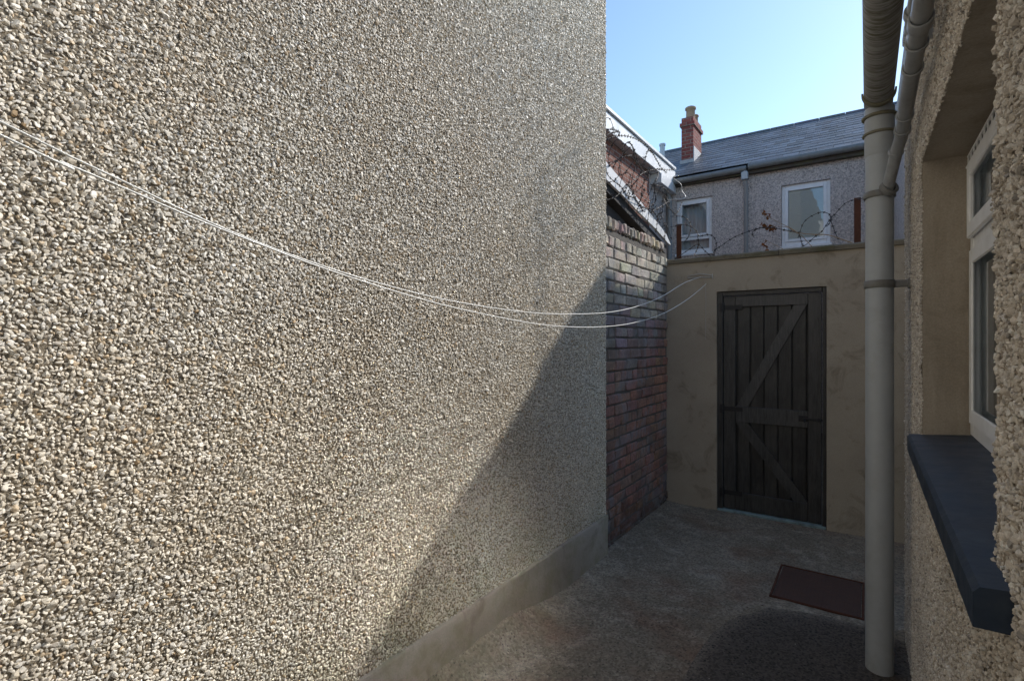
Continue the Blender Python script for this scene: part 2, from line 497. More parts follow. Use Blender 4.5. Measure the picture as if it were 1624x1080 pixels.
def dash(points, normal, t1, t2, size, colours, lod_d=(1.9,), flat=.62, sink=.0, smooth=False, hd=None):
    """points (n,3) on the wall; returns verts, tris, colours of one chip per point"""
    n = len(points); dist = np.linalg.norm(points, axis=1)
    lod = np.where(dist < lod_d[0], 2, 1)
    V = []; F = []; C = []; base = 0
    nrm, a, b = (np.array(q, float) for q in (normal, t1, t2))
    for L in (1, 2):
        ids_all = np.where(lod == L)[0]
        var = RNG.integers(0, 36, size=len(ids_all))
        for k in range(36):
            ids = ids_all[var == k]
            if not len(ids): continue
            bv, bf = BANK[L][k]
            m = len(ids); s = size * RNG.lognormal(0, .24, m)
            el = RNG.uniform(.45, .95, m); th = RNG.uniform(0, 2 * np.pi, m)
            sx, sy, sz = s * 1.18, s * 1.18 * el, s * flat * RNG.uniform(.8, 1.3, m)
            P = bv[None] * np.stack([sx, sy, sz], 1)[:, None, :]
            tx, ty = RNG.normal(0, .33, m), RNG.normal(0, .33, m)
            x, y, z = P[..., 0], P[..., 1], P[..., 2]
            cy, sy_ = np.cos(ty)[:, None], np.sin(ty)[:, None]; x, z = x * cy + z * sy_, -x * sy_ + z * cy
            cx, sx_ = np.cos(tx)[:, None], np.sin(tx)[:, None]; y, z = y * cx - z * sx_, y * sx_ + z * cx
            ct, st = np.cos(th)[:, None], np.sin(th)[:, None]; x, y = x * ct - y * st, x * st + y * ct
            z = z + (sz * (RNG.uniform(.0, .5, m) - sink))[:, None]
            W = points[ids][:, None, :] + x[..., None] * a + y[..., None] * b + z[..., None] * nrm
            V.append(W.reshape(-1, 3))
            F.append((bf[None] + (base + np.arange(m) * len(bv))[:, None, None]).reshape(-1, 3))
            C.append(np.repeat(colours[ids], len(bv), axis=0)); base += m * len(bv)
    return np.concatenate(V), np.concatenate(F), np.concatenate(C)

def np_mesh(name, V, F, C, mats, extra=None, parent=None, smooth=False):
    """big triangle mesh + the MB shapes in extra (material 1..)"""
    me = bpy.data.meshes.new(name)
    ev, ef, em, ec = ([], [], [], []) if extra is None else (extra.v, extra.f, extra.m, extra.c)
    nv, nf = len(V), len(F)
    loops = np.concatenate([F.ravel()] + [np.array(q) + nv for q in ef]).astype(np.int32) if ef else F.ravel().astype(np.int32)
    tot = np.concatenate([np.full(nf, 3), np.array([len(q) for q in ef], int)]).astype(np.int32)
    st = np.concatenate([[0], np.cumsum(tot)[:-1]]).astype(np.int32)
    allv = np.concatenate([V, np.array(ev).reshape(-1, 3)]) if ev else V
    allc = np.concatenate([C, np.array(ec).reshape(-1, 3)]) if ev else C
    me.vertices.add(len(allv)); me.vertices.foreach_set("co", allv.astype(np.float32).ravel())
    me.loops.add(len(loops)); me.loops.foreach_set("vertex_index", loops)
    me.polygons.add(len(tot)); me.polygons.foreach_set("loop_start", st); me.polygons.foreach_set("loop_total", tot)
    for m in mats: me.materials.append(m)
    me.polygons.foreach_set("material_index", np.concatenate([np.zeros(nf), np.array(em)]).astype(np.int32))
    sm = np.zeros(len(tot), bool); sm[:nf] = smooth
    me.polygons.foreach_set("use_smooth", sm)
    ca = me.color_attributes.new("Col", 'FLOAT_COLOR', 'POINT')
    ca.data.foreach_set("color", np.concatenate([allc, np.ones((len(allc), 1))], 1).astype(np.float32).ravel())
    me.update(calc_edges=True)
    o = bpy.data.objects.new(name, me); COL.objects.link(o)
    if parent is not None:
        o.parent = parent; o.matrix_parent_inverse = Matrix.Translation(-Vector(parent.location))
    return o

def hexgrid(u0, u1, v0, v1, sp, jit=.42):
    us = np.arange(u0, u1, sp); vs = np.arange(v0, v1, sp * .87)
    U, Vv = np.meshgrid(us, vs); U = U + (np.arange(len(vs)) % 2)[:, None] * sp * .5
    U = U + RNG.uniform(-jit, jit, U.shape) * sp; Vv = Vv + RNG.uniform(-jit, jit, Vv.shape) * sp
    return U.ravel(), Vv.ravel()
def fbm(P, scale, oct=4):
    return np.array([mnoise.fractal(Vector(p) * scale, 1.0, 2.0, oct) for p in P])

GZ = -1.55
XL = -1.557        # face of the left house
XR = 0.17          # face of the right house
YE = 3.44          # far end of both
YB = 4.91          # face of the end wall

# ------------------------------------------------------------------ ground
def smooth01(t): t = min(max(t, 0), 1); return t * t * (3 - 2 * t)
def gheight(x, y):
    if not (-1.6 <= x <= .6 and -3 < y < 5): return GZ
    z = GZ + .006 * mnoise.noise(Vector((x * 2.2, y * 2.2, 3))) + .003 * mnoise.noise(Vector((x * 9, y * 9, 8)))
    # cement haunch against the left plinth
    amp = .118 * (1 - smooth01((y - 2.1) / .72)) + .012
    w = .17 + .03 * mnoise.noise(Vector((0, y * 3, 1)))
    t = min(max((x - XL) / w, 0), 1)
    z += amp * (1 - t) ** 1.5 * (1 + .15 * mnoise.noise(Vector((x * 8, y * 8, 5))))
    return z
xs = list(np.concatenate([[-900, -200, -50, -15, -6, -3, -2, -1.7], np.arange(-1.6, -1.3, .01), np.arange(-1.3, .3, .03), [.3, .6, 1.2, 3, 8, 25, 80, 300, 900]]))
ys = list(np.concatenate([[-900, -200, -50, -15, -6, -3, -1.5], np.arange(-1, 5.0, .03), [5.0, 5.6, 6.5, 8, 12, 20, 50, 150, 400, 1200]]))
g = MB()
GV = []; GC = []
for y in ys:
    for x in xs:
        GV.append((x, y, gheight(x, y)))
        near = max(0, 1 - (x - XL) / .24) * (1 - smooth01((y - 2.4) / .5)) if x > -1.6 else 0
        GC.append((near, near, near))
nx = len(xs)
GF = [[j * nx + i, j * nx + i + 1, (j + 1) * nx + i + 1, (j + 1) * nx + i] for j in range(len(ys) - 1) for i in range(nx - 1)]
g.v = GV; g.c = GC; g.f = GF; g.m = [0] * len(GF); g.s = [True] * len(GF)
tag(g.build('ground', M['ground']), 'dark worn concrete floor of the narrow yard', 'ground', kind='structure')

# darker newer concrete trowelled round the drain: one rounded sheet
pp = MB()
ring_o = []
cxp, cyp, rx, ry = -.14, 2.45, .55, .92
N = 160
inner = []
for k in range(N):
    a = 2 * math.pi * k / N
    ca, sa = math.cos(a), math.sin(a)
    e = 2 / 2.6
    x = cxp + rx * math.copysign(abs(ca) ** e, ca); y = cyp + ry * math.copysign(abs(sa) ** e, sa)
    j = 1 + .03 * mnoise.noise(Vector((ca * 3, sa * 3, 0))) + .022 * mnoise.noise(Vector((ca * 11, sa * 11, 0)))
    x = cxp + (x - cxp) * j; y = cyp + (y - cyp) * j
    x = min(x, XR - .004)
    ring_o.append((x, y)); inner.append((cxp + (x - cxp) * .86, cyp + (y - cyp) * .90))
V = [(x, y, gheight(x, y) + .003) for x, y in ring_o] + [(x, y, gheight(x, y) + .0085) for x, y in inner]
F = [[k, (k + 1) % N, N + (k + 1) % N, N + k] for k in range(N)]
pp.add(V[:2 * N], F, 0, (1, 1, 1), True)
for k in range(N): pp.c[N + k] = (.15, .15, .15)
# inner fill as concentric rings to follow the ground
prev = list(range(N, 2 * N))
for s in (.8, .6, .4, .2):
    b = len(pp.v)
    for x, y in inner:
        X, Y = cxp + (x - cxp) * s, cyp + (y - cyp) * s
        pp.v.append((X, Y, gheight(X, Y) + .0085)); pp.c.append((0, 0, 0))
    cur = list(range(b, b + N))
    for k in range(N):
        pp.f.append([prev[k], prev[(k + 1) % N], cur[(k + 1) % N], cur[k]]); pp.m.append(0); pp.s.append(True)
    prev = cur
b = len(pp.v); pp.v.append((cxp, cyp, gheight(cxp, cyp) + .0085)); pp.c.append((0, 0, 0))
for k in range(N):
    pp.f.append([prev[k], prev[(k + 1) % N], b]); pp.m.append(0); pp.s.append(True)
tag(pp.build('concrete_patch', M['patch']), 'darker rounded concrete patch beside the soil pipe', 'ground', kind='structure')

# ------------------------------------------------------------------ left house (spar-dashed flank)
lh = empty('house', (XL - 1.5, 1.0, GZ))
tag(lh, 'tall house with a cream spar-dashed flank wall filling the left side', 'house')
PZ = -1.262
U, Z = hexgrid(-.7, YE - .002, PZ + .005, 3.0, .0087)
P = np.stack([np.full_like(U, XL), U, Z], 1)
P[:, 0] += RNG.uniform(-.0012, .0012, len(P))
big = fbm(P, 1.3); mid = fbm(P, 5.0)
P[:, 0] += .0015 * np.clip(fbm(P, 2.2, 2), -.2, 1)
pal = np.array([(.72, .69, .62), (.78, .76, .71), (.66, .62, .54), (.58, .48, .35), (.62, .58, .52), (.42, .31, .19), (.30, .27, .23), (.76, .75, .72)])
pk = RNG.choice(len(pal), size=len(P), p=[.32, .25, .23, .06, .05, .012, .018, .06])
cols = pal[pk] * RNG.uniform(.86, 1.14, (len(P), 1))
warm = np.clip(.5 + big * .9 + mid * .5, 0, 1)[:, None]
cols = cols * (np.array([1.04, 1.0, .93]) * (1 - warm) + np.array([1.04, .97, .865]) * warm)
# algae and splash dirt over the plinth
low = np.clip((-.95 - Z) / .3, 0, 1)[:, None] * np.clip(.6 + mid, 0, 1)[:, None]
cols = cols * (1 - low * .45) + np.array([.30, .31, .20]) * low * .45
gapmask = RNG.uniform(size=len(P)) > .02 + .05 * np.clip(mid * 1.4 + fbm(P, 14.0, 2) * .9 - .45, 0, 1)
V, F, C = dash(P[gapmask], (1, 0, 0), (0, 1, 0), (0, 0, 1), .0057, cols[gapmask], flat=.54, sink=.02)
body = MB(); body.box((XL - 3.2, -6, PZ), (XL, YE, 5.2), 1)
np_mesh('wall', V, F, C, [M['spar'], M['mortar']], body, lh)
# plinth: smooth cement band with a ragged top lip
pl = MB()
yy = np.arange(-1.2, YE + .0001, .04)
for i, y in enumerate(yy):
    o = .004 * mnoise.noise(Vector((y * 4, 0, 0)))
    top = PZ + .005 * mnoise.noise(Vector((y * 9, 2, 0)))
    pl.v += [(XL - .01, y, top + .006), (XL + .013 + o, y, top), (XL + .019 + o, y, top - .007), (XL + .016 + o * 2, y, -1.40), (XL + .018 + o, y, -1.60)]
    pl.c += [(1, 1, 1)] * 5
for i in range(len(yy) - 1):
    for j in range(4):
        pl.f.append([i * 5 + j, i * 5 + j + 1, (i + 1) * 5 + j + 1, (i + 1) * 5 + j]); pl.m.append(0); pl.s.append(j > 1)
n4 = (len(yy) - 1) * 5
pl.add([pl.v[n4 + q] for q in range(5)] + [(XL - .2, YE, -1.6), (XL - .2, YE, PZ)], [list(range(7))])
pl.build('plinth', M['plinth'], lh)

# ------------------------------------------------------------------ old brick wall
bw = empty('brick_wall', (-1.7, 4.2, GZ))
tag(bw, 'old sooty brick wall between the dashed house and the end wall', 'wall')
bk = MB()
XBR = -1.580
bk.box((XBR - .20, YE + .004, -1.6), (XBR - .010, YB - .002, .83), 1)
r = 0
CH = .0855
while -1.60 + r * CH + CH < .86:
    z = -1.60 + r * CH
    y = YE + .004 - (.115 if r % 2 else 0) - random.uniform(0, .03)
    while y < YB - .01:
        l = .222 * random.uniform(.93, 1.05)
        if r % 4 == 3: l *= .5
        y0, y1 = max(y, YE + .005), min(y + l, YB - .004)
        if y1 - y0 > .03:
            h = z + .35 * mnoise.noise(Vector((y * 2.3, z * 2.3, 4))) + random.uniform(-.1, .1) - .22 * (y - 4.2)
            red = (.205, .11, .083); ora = (.24, .145, .10); grey = (.19, .185, .18); pale = (.33, .335, .29); pur = (.18, .125, .11); blk = (.055, .048, .045)
            c = pale if h > .33 else grey if h > .0 else pur if h > -.22 else ora if (h > -.42 and random.random() < .6) else red if h > -1.0 else (red if random.random() < .7 else pur)
            dx = random.uniform(-.007, .004)
            bk.box((XBR - .06, y0, z), (XBR + dx, y1, z + CH - .008 + random.uniform(-.003, .002)), 0, tuple(q * random.uniform(.85, 1.12) for q in c), .009, jit=.0042)
        y += l + .008
    r += 1
bk.build('brickwork', [M['oldbrick'], M['joint']], bw)
# brick-on-edge coping
cp = MB(); y = YE + .01
cp.box((XBR - .19, YE + .006, .828), (XBR - .02, YB - .10, .87), 1)
while y < YB - .13:
    w = .068 * random.uniform(.9, 1.1)
    cp.box((XBR - .205, y, .835), (XBR + .012 + random.uniform(-.01, .006), y + w, .925 + random.uniform(-.01, .008)), 0,
           tuple(q * random.uniform(.75, 1.15) for q in (.30, .235, .18)), .016, jit=.006)
    y += w + .005
cp.build('coping', [M['oldbrick'], M['joint']], bw)

# ------------------------------------------------------------------ end wall with doorway
DX0, DX1, DTOP = -1.130, -.272, .445
ew = empty('garden_wall', (-.4, YB + .1, GZ))
tag(ew, 'beige cement rendered end wall with a doorway and stone coping', 'wall')
w = MB()
w.prism([(-1.78, YB, -1.62), (DX0, YB, -1.62), (DX0, YB, DTOP), (DX1, YB, DTOP), (DX1, YB, -1.62), (3.4, YB, -1.62), (3.4, YB, .73), (-1.60, YB, .73), (-1.78, YB, .73)], (0, .2, 0))
w.build('wall', M['render'], ew)
c = MB()
edges = [-1.575, -.62, .33, 1.28, 2.23, 3.4]
for i in range(5):
    a, b = edges[i] + .002, edges[i + 1] - .002
    n = 26; z0 = .731; pr = []
    base = len(c.v)
    for k in range(n + 1):
        x = a + (b - a) * k / n
        jz = .005 * mnoise.noise(Vector((x * 11, 0, i))); jy = .006 * mnoise.noise(Vector((x * 9, 5, i)))
        c.v += [(x, YB - .022 + jy, z0 + .3 * jz), (x, YB - .026 + jy, z0 + .034 + jz), (x, YB - .008, z0 + .046 + jz), (x, YB + .215, z0 + .052 + jz), (x, YB + .222, z0)]
        c.c += [(1, 1, 1)] * 5
    for k in range(n):
        for j in range(5):
            j2 = (j + 1) % 5
            c.f.append([base + k * 5 + j, base + (k + 1) * 5 + j, base + (k + 1) * 5 + j2, base + k * 5 + j2]); c.m.append(0); c.s.append(False)
    c.f.append([base + j for j in range(4, -1, -1)]); c.m.append(0); c.s.append(False)
    c.f.append([base + n * 5 + j for j in range(5)]); c.m.append(0); c.s.append(False)
c.build('coping', M['coping'], ew)

# ------------------------------------------------------------------ gate
gt = empty('gate', ((DX0 + DX1) / 2, YB + .05, GZ))
tag(gt, 'black stained timber gate of boards with rails and diagonal braces', 'gate')
LX0, LX1, LZ0, LZ1 = -1.078, -.309, -1.525, .398
YF = YB + .045       # front of the rails
fr = MB()
fr.box((DX0 + .003, YB + .022, -1.55), (LX0 - .005, YB + .10, DTOP - .003), 0, (.8, .8, .8), .003)
fr.box((LX1 + .005, YB + .022, -1.55), (DX1 - .003, YB + .10, DTOP - .003), 0, (.8, .8, .8), .003)
fr.box((LX0 - .0045, YB + .022, LZ1 + .005), (LX1 + .0045, YB + .10, DTOP - .004), 0, (.8, .8, .8), .003)
fr.build('door_frame', M['wood'], gt)
bd = MB()
n = 7; bw_ = (LX1 - LX0) / n
for i in range(n):
    s = random.uniform(.45, 1.0)
    bd.box((LX0 + i * bw_ + .0035, YF + .026 + random.uniform(0, .002), LZ0 + .004), (LX0 + (i + 1) * bw_ - .0035, YF + .045, LZ1 - .003), 0, (s, s, s), .005)
bd.box((LX0 + .002, YF + .0455, LZ0 + .006), (LX1 - .002, YF + .052, LZ1 - .005), 0, (.35, .35, .35))  # dark sheet added to block light showing through the board gaps
bd.build('boards', M['wood'], gt)
def rail(x0, x1, z0, z1, s, name):
    b = MB(); b.box((x0, YF, z0), (x1, YF + .0255, z1), 0, (s, s, s), .003); return b.build(name, M['wood'], gt)
rail(LX0, LX0 + .098, LZ0, LZ1, 1.1, 'stile'); rail(LX1 - .098, LX1, LZ0, LZ1, 1.2, 'stile')
rail(LX0 + .1, LX1 - .1, LZ1 - .095, LZ1, 1.7, 'rail'); rail(LX0 + .1, LX1 - .1, -.735, -.595, 1.5, 'rail'); rail(LX0 + .1, LX1 - .1, LZ0, LZ0 + .155, .9, 'rail')
def brace(p0, p1, wd, s):
    (x0, z0), (x1, z1) = p0, p1
    dx, dz = x1 - x0, z1 - z0
    b = MB()
    # ends cut flush against the rails above and below
    hw = wd / 2 / abs(dz / math.hypot(dx, dz))
    b.prism([(x0 - hw, YF + .002, z0), (x0 + hw, YF + .002, z0), (x1 + hw, YF + .002, z1), (x1 - hw, YF + .002, z1)], (0, .0235, 0), 0, (s, s, s))
    return b.build('brace', M['wood'], gt)
brace((LX0 + .155, -.594), (LX1 - .155, LZ1 - .096), .085, 1.65)
brace((LX0 + .15, -.736), (LX1 - .15, LZ0 + .156), .085, 1.2)
la = MB()
la.box((-.475, YF - .006, -.683), (-.405, YF - .0005, -.635), 0, (1, 1, 1), .002)
la.tube([(-.45, YF - .012, -.66), (-.29, YF - .012, -.662)], .007, 10)
la.tube([(-.43, YF - .008, -.66), (-.43, YF - .03, -.66), (-.43, YF - .034, -.685)], .007, 8)
la.box((-.335, YF - .02, -.676), (-.318, YF - .0005, -.645), 0, (1, 1, 1), .002)
la.build('latch', M['iron'], gt)
for z in (.30, -.62, -1.38):
    h = MB()
    h.box((LX0 - .03, YB + .018, z - .04), (LX0 - .006, YB + .0215, z + .04), 0, (1, 1, 1), .001)
    h.tube([(LX0 - .001, YB + .036, z - .045), (LX0 - .001, YB + .036, z + .045)], .008, 10)
    h.box((LX0 + .008, YF - .004, z - .02), (LX0 + .16, YF - .0005, z + .02), 0, (1, 1, 1), .001)
    h.build('hinge', M['iron'], gt)
th = MB()
th.box((DX0 + .004, YB + .004, -1.565), (DX1 - .004, YB + .12, -1.530), 0, (1, 1, 1), .004)
th.build('threshold', M['thresh'], gt)

# ------------------------------------------------------------------ right house
rh = empty('house', (XR + 1.5, 1.5, GZ))
tag(rh, 'low roughcast house on the right with a recessed white window and drainpipes', 'house')
WY0, WY1, WZ0, WZ1, WD = 1.11, 2.44, -.40, .665, .133
XF = XR + WD
WT = 1.30       # wall top
bodyR = MB()
def quad(mb, a, b, c_, d, m=1): mb.add([a, b, c_, d], [[0, 1, 2, 3]], m)
Y0 = -0.55; ZB = -1.6
# face (-X side) round the opening
quad(bodyR, (XR, Y0, ZB), (XR, Y0, WT), (XR, WY0, WT), (XR, WY0, ZB))
quad(bodyR, (XR, WY1, ZB), (XR, WY1, WT), (XR, YE, WT), (XR, YE, ZB))
quad(bodyR, (XR, WY0, WZ1), (XR, WY0, WT), (XR, WY1, WT), (XR, WY1, WZ1))
quad(bodyR, (XR, WY0, ZB), (XR, WY0, WZ0), (XR, WY1, WZ0), (XR, WY1, ZB))
quad(bodyR, (XR, YE, ZB), (XR, YE, WT), (3.6, YE, WT), (3.6, YE, ZB))
quad(bodyR, (XR, Y0, ZB), (3.6, Y0, ZB), (3.6, Y0, WT), (XR, Y0, WT))
quad(bodyR, (3.6, Y0, ZB), (3.6, YE, ZB), (3.6, YE, WT), (3.6, Y0, WT))
bodyR.add([(XR, YE, WT), (3.6, YE, WT), (1.9, YE, WT + .95)], [[0, 1, 2]], 1)
# main block of the house closing the yard behind the camera
bodyR.box((-3.5, -9, ZB), (5, -3.2, 4.6), 3)
# plain rendered reveals
xo = XF + .10
quad(bodyR, (XR, WY1, WZ0), (XR, WY1, WZ1), (xo, WY1, WZ1), (xo, WY1, WZ0), 2)
quad(bodyR, (XR, WY0, WZ0), (xo, WY0, WZ0), (xo, WY0, WZ1), (XR, WY0, WZ1), 2)
quad(bodyR, (XR, WY0, WZ1), (xo, WY0, WZ1), (xo, WY1, WZ1), (XR, WY1, WZ1), 2)
quad(bodyR, (XR, WY0, WZ0), (XR, WY1, WZ0), (xo, WY1, WZ0), (xo, WY0, WZ0), 2)
U, Z = hexgrid(.35, YE - .001, -1.56, WT - .005, .0076)
keep = ~((U > WY0 + .001) & (U < WY1 - .001) & (Z > WZ0) & (Z < WZ1 - .001))
keep &= RNG.uniform(size=len(U)) > .10
U, Z = U[keep], Z[keep]
P = np.stack([np.full_like(U, XR), U, Z], 1)
P[:, 0] += .004 * fbm(P, 4.0, 2) + .0035 * fbm(P, 45.0, 2)
mid = fbm(P, 4.0)
palr = np.array([(.62, .565, .495), (.68, .63, .56), (.56, .505, .435), (.72, .69, .635), (.46, .405, .335), (.34, .315, .285)])
cols = palr[RNG.choice(6, size=len(P), p=[.3, .22, .22, .12, .09, .05])] * RNG.uniform(.85, 1.1, (len(P), 1))
cols *= (1 + .18 * mid)[:, None]
cols = np.minimum(cols, .8)
V, F, C = dash(P, (-1, 0, 0), (0, -1, 0), (0, 0, 1), .0046, cols, (1.15,), .85, .1)
np_mesh('wall', V, F, C, [M['roughcast'], M['mortar2'], M['reveal'], M['whitewall']], bodyR, rh, smooth=False)

sill = MB()
SX0 = XR - .045
n = 36; base = 0
prof = lambda jx, jz: [(SX0 + jx, -.412 + jz), (SX0 + jx * .6, -.362 + jz), (SX0 + .008, -.353 + jz), (XF + .004, -.338), (XF + .004, -.41)]
for k in range(n + 1):
    y = .985 + (WY1 + .012 - .985) * k / n
    jx = .0018 * mnoise.noise(Vector((y * 14, 0, 2))); jz = .0015 * mnoise.noise(Vector((y * 12, 3, 2)))
    sill.v += [(px_, y, pz_) for px_, pz_ in prof(jx, jz)]; sill.c += [(1, 1, 1)] * 5
for k in range(n):
    for j in range(5):
        j2 = (j + 1) % 5
        sill.f.append([k * 5 + j, k * 5 + j2, (k + 1) * 5 + j2, (k + 1) * 5 + j]); sill.m.append(0); sill.s.append(False)
sill.f += [[4, 3, 2, 1, 0], [n * 5 + j for j in range(5)]]; sill.m += [0, 0]; sill.s += [False, False]
sill.build('window_sill', M['sillpaint'], rh)

def bar(mb, y0, y1, z0, z1, x0, x1, ch=.004): mb.box((x0, y0, z0), (x1, y1, z1), 0, (1, 1, 1), ch)
FZ0, FZ1 = -.337, WZ1 - .004
FY0, FY1 = WY0 + .004, WY1 - .004
wf = MB()
fw = .062
bar(wf, FY1 - fw, FY1, FZ0, FZ1, XF, XF + .07); bar(wf, FY0, FY0 + fw, FZ0, FZ1, XF, XF + .07)
bar(wf, FY0 + fw + .0005, FY1 - fw - .0005, FZ1 - fw, FZ1, XF, XF + .07)
bar(wf, FY0 + fw + .0005, FY1 - fw - .0005, FZ0, FZ0 + fw, XF, XF + .07)
TZ = .335
bar(wf, FY0 + fw + .0005, FY1 - fw - .0005, TZ - .035, TZ + .035, XF + .002, XF + .07)
my = (FY0 + FY1) / 2
bar(wf, my - .035, my + .035, FZ0 + fw + .0005, TZ - .0355, XF + .002, XF + .07)
bar(wf, my - .035, my + .035, TZ + .0355, FZ1 - fw - .0005, XF + .002, XF + .07)
wfo = wf.build('window', M['upvc'], rh)
# opening lights stand proud of the frame
for (a, b) in ((FY0 + fw, my - .035), (my + .035, FY1 - fw)):
    for (z0, z1, pr) in ((TZ + .02, FZ1 - fw + .015, -.016), (FZ0 + fw - .015, TZ - .02, -.010)):
        s = MB(); q = .052; a2, b2 = a - .012, b + .012; x0, x1 = XF + pr, XF - .0005
        bar(s, a2, a2 + q, z0, z1, x0, x1); bar(s, b2 - q, b2, z0, z1, x0, x1)
        bar(s, a2 + q + .0003, b2 - q - .0003, z1 - q, z1, x0, x1); bar(s, a2 + q + .0003, b2 - q - .0003, z0, z0 + q, x0, x1)
        s.build('sash', M['upvc'], wfo)
        p = MB(); p.box((XF + .012, a2 + q - .01, z0 + q - .01), (XF + .03, b2 - q + .01, z1 - q + .01))
        p.build('pane', M['glass'], wfo)
# trickle vent: slotted strip at the head
tv = MB()
bar(tv, FY0 + .15, FY1 - .01, FZ1 - .012, FZ1 - .004, XF - .010, XF - .001, .002)
bar(tv, FY0 + .15, FY1 - .01, FZ1 - .050, FZ1 - .043, XF - .014, XF - .001, .002)
bar(tv, FY0 + .15, FY1 - .01, FZ1 - .043, FZ1 - .0125, XF - .004, XF - .0008, .0005)
tv.m = [0] * (len(tv.m) - 26) + [1] * 26  # dark backing strip: the shade inside the slots is painted
y = FY0 + .16
while y < FY1 - .02:
    bar(tv, y, y + .014, FZ1 - .0425, FZ1 - .0125, XF - .0085, XF - .0045, .001); y += .06
tv.build('vent', [M['upvc'], M['iron']], wfo)
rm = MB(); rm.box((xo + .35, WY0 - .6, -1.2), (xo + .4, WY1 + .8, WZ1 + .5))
rm.build('dark_room_board', M['room'], rh)  # dark board behind the window: the room's dimness is painted in its colour
cu = MB()     # a net hanging just behind the glass
ny = 90
for k in range(ny + 1):
    y = WY0 + (WY1 - WY0) * k / ny
    x = xo + .03 + .012 * math.sin(k * 1.1) + .006 * math.sin(k * 2.3)
    cu.v += [(x, y, WZ0), (x, y, WZ1)]; cu.c += [(1, 1, 1)] * 2
for k in range(ny):
    cu.f.append([2 * k, 2 * k + 1, 2 * k + 3, 2 * k + 2]); cu.m.append(0); cu.s.append(True)

# upstairs rear window of the main block: its sunlit panes throw light back into the yard
uw = MB()
for (a, b, c_, d) in ((.69, .75, 2.1, 3.47), (1.55, 1.61, 2.1, 3.47)): uw.box((a, -3.24, c_), (b, -3.15, d), 0, (1, 1, 1), .005)
uw.box((.7505, -3.24, 3.41), (1.5495, -3.15, 3.47), 0, (1, 1, 1), .005); uw.box((.7505, -3.24, 2.1), (1.5495, -3.15, 2.17), 0, (1, 1, 1), .005)
uwo = uw.build('window', M['upvc'], rh)
q = MB(); q.box((.745, -3.21, 2.165), (1.555, -3.185, 3.415)); q.build('pane', M['sunpane'], uwo)

cu.build('net_curtain', M['net'], wfo)
# roof behind the gutter
rf = MB()
rf.prism([(XR - .02, Y0, WT), (XR - .02, Y0, WT + .03), (1.9, Y0, WT + 1.0), (3.7, Y0, WT + .03), (3.7, Y0, WT), (1.9, Y0, WT + .96)], (0, YE - Y0 + .02, 0), 0, (.09, .10, .12))
rf.build('roof', M['slate'], rh)

# gutter: half-round channel, open above, on brackets clear of the wall
GX, GZ_, GR = .0445, 1.130, .0575
gu = MB()
ang = [math.pi + math.pi * k / 18 for k in range(19)]
def half(y, r): return [(GX + r * math.cos(a), y, GZ_ + r * math.sin(a)) for a in ang]
ysg = list(np.arange(-.6, 2.98, .08)) + [3.0]
for y in ysg:
    gu.v += half(y, GR) + half(y, GR - .003); gu.c += [(1, 1, 1)] * 38
for i in range(len(ysg) - 1):
    for k in range(18):
        a = i * 38 + k; b = (i + 1) * 38 + k
        gu.f.append([a, a + 1, b + 1, b]); gu.f.append([a + 19, b + 19, b + 20, a + 20]); gu.m += [0, 0]; gu.s += [True, True]
e = (len(ysg) - 1) * 38
gu.f.append([e + k for k in range(19)]); gu.m.append(0); gu.s.append(False)
guo = gu.build('gutter', M['gutter'], rh)
for y in (2.86, .9):
    u_ = MB()
    V = []
    for dy in (-.014, .014):
        for r in (GR + .001, GR + .009): V += half(y + dy, r)
    F = []
    for k in range(18):
        F += [[k, k + 1, 20 + k, 19 + k], [38 + k, 57 + k, 58 + k, 39 + k], [19 + k, 20 + k, 58 + k, 57 + k], [k, 38 + k, 39 + k, k + 1]]
    u_.add(V, F, 0, (1, 1, 1), False)
    u_.build('bracket', M['ring_dirty'], guo)
# soil pipe
PX, PY, PR = .048, 2.955, .0553
sp = MB()
sp.tube([(PX, PY, -1.58), (PX, PY, .862)], PR, 40)
sp.tube([(PX, PY, .862), (PX, PY, .868), (PX, PY, 1.085)], [PR, PR + .0035, PR + .0035], 40)
spo = sp.build('soil_pipe', M['pipe'], rh)
for z, r, h, mt in ((1.045, .012, .014, 'ring_dirty'), (.965, .009, .012, 'ring_dirty')):
    q = MB(); q.ring((PX, PY, z), (0, 0, 1), PR + .003, PR + .003 + r, h, 40); q.build('collar', M[mt], spo)
def pipe_clip(z, name='pipe_clip'):
    q = MB(); q.ring((PX, PY, z), (0, 0, 1), PR + .0005, PR + .006, .034, 40)
    q.box((PX + PR + .002, PY - .012, z - .016), (XR - .004, PY + .012, z + .016), 0, (1, 1, 1), .003)
    q.box((XR - .016, PY - .035, z - .022), (XR - .004, PY + .035, z + .022), 0, (1, 1, 1), .003)
    q.tube([(PX + PR + .03, PY - .016, z), (PX + PR + .03, PY + .016, z)], .006, 8)
    return q.build(name, M['clip'], spo)
pipe_clip(.262)
# saddle boss where the branch enters
BZ = .71
q = MB(); q.ring((PX, PY, BZ - .03), (0, 0, 1), PR + .0005, PR + .008, .03, 40)
bdir = Vector((.55, -.75, .42)).normalized()
bc = Vector((PX, PY, BZ - .02)) + Vector((.50, -.86, 0)) * PR
q.ring(bc + bdir * .012, bdir, .026, .037, .03, 28)
q.build('boss', M['clip'], spo)
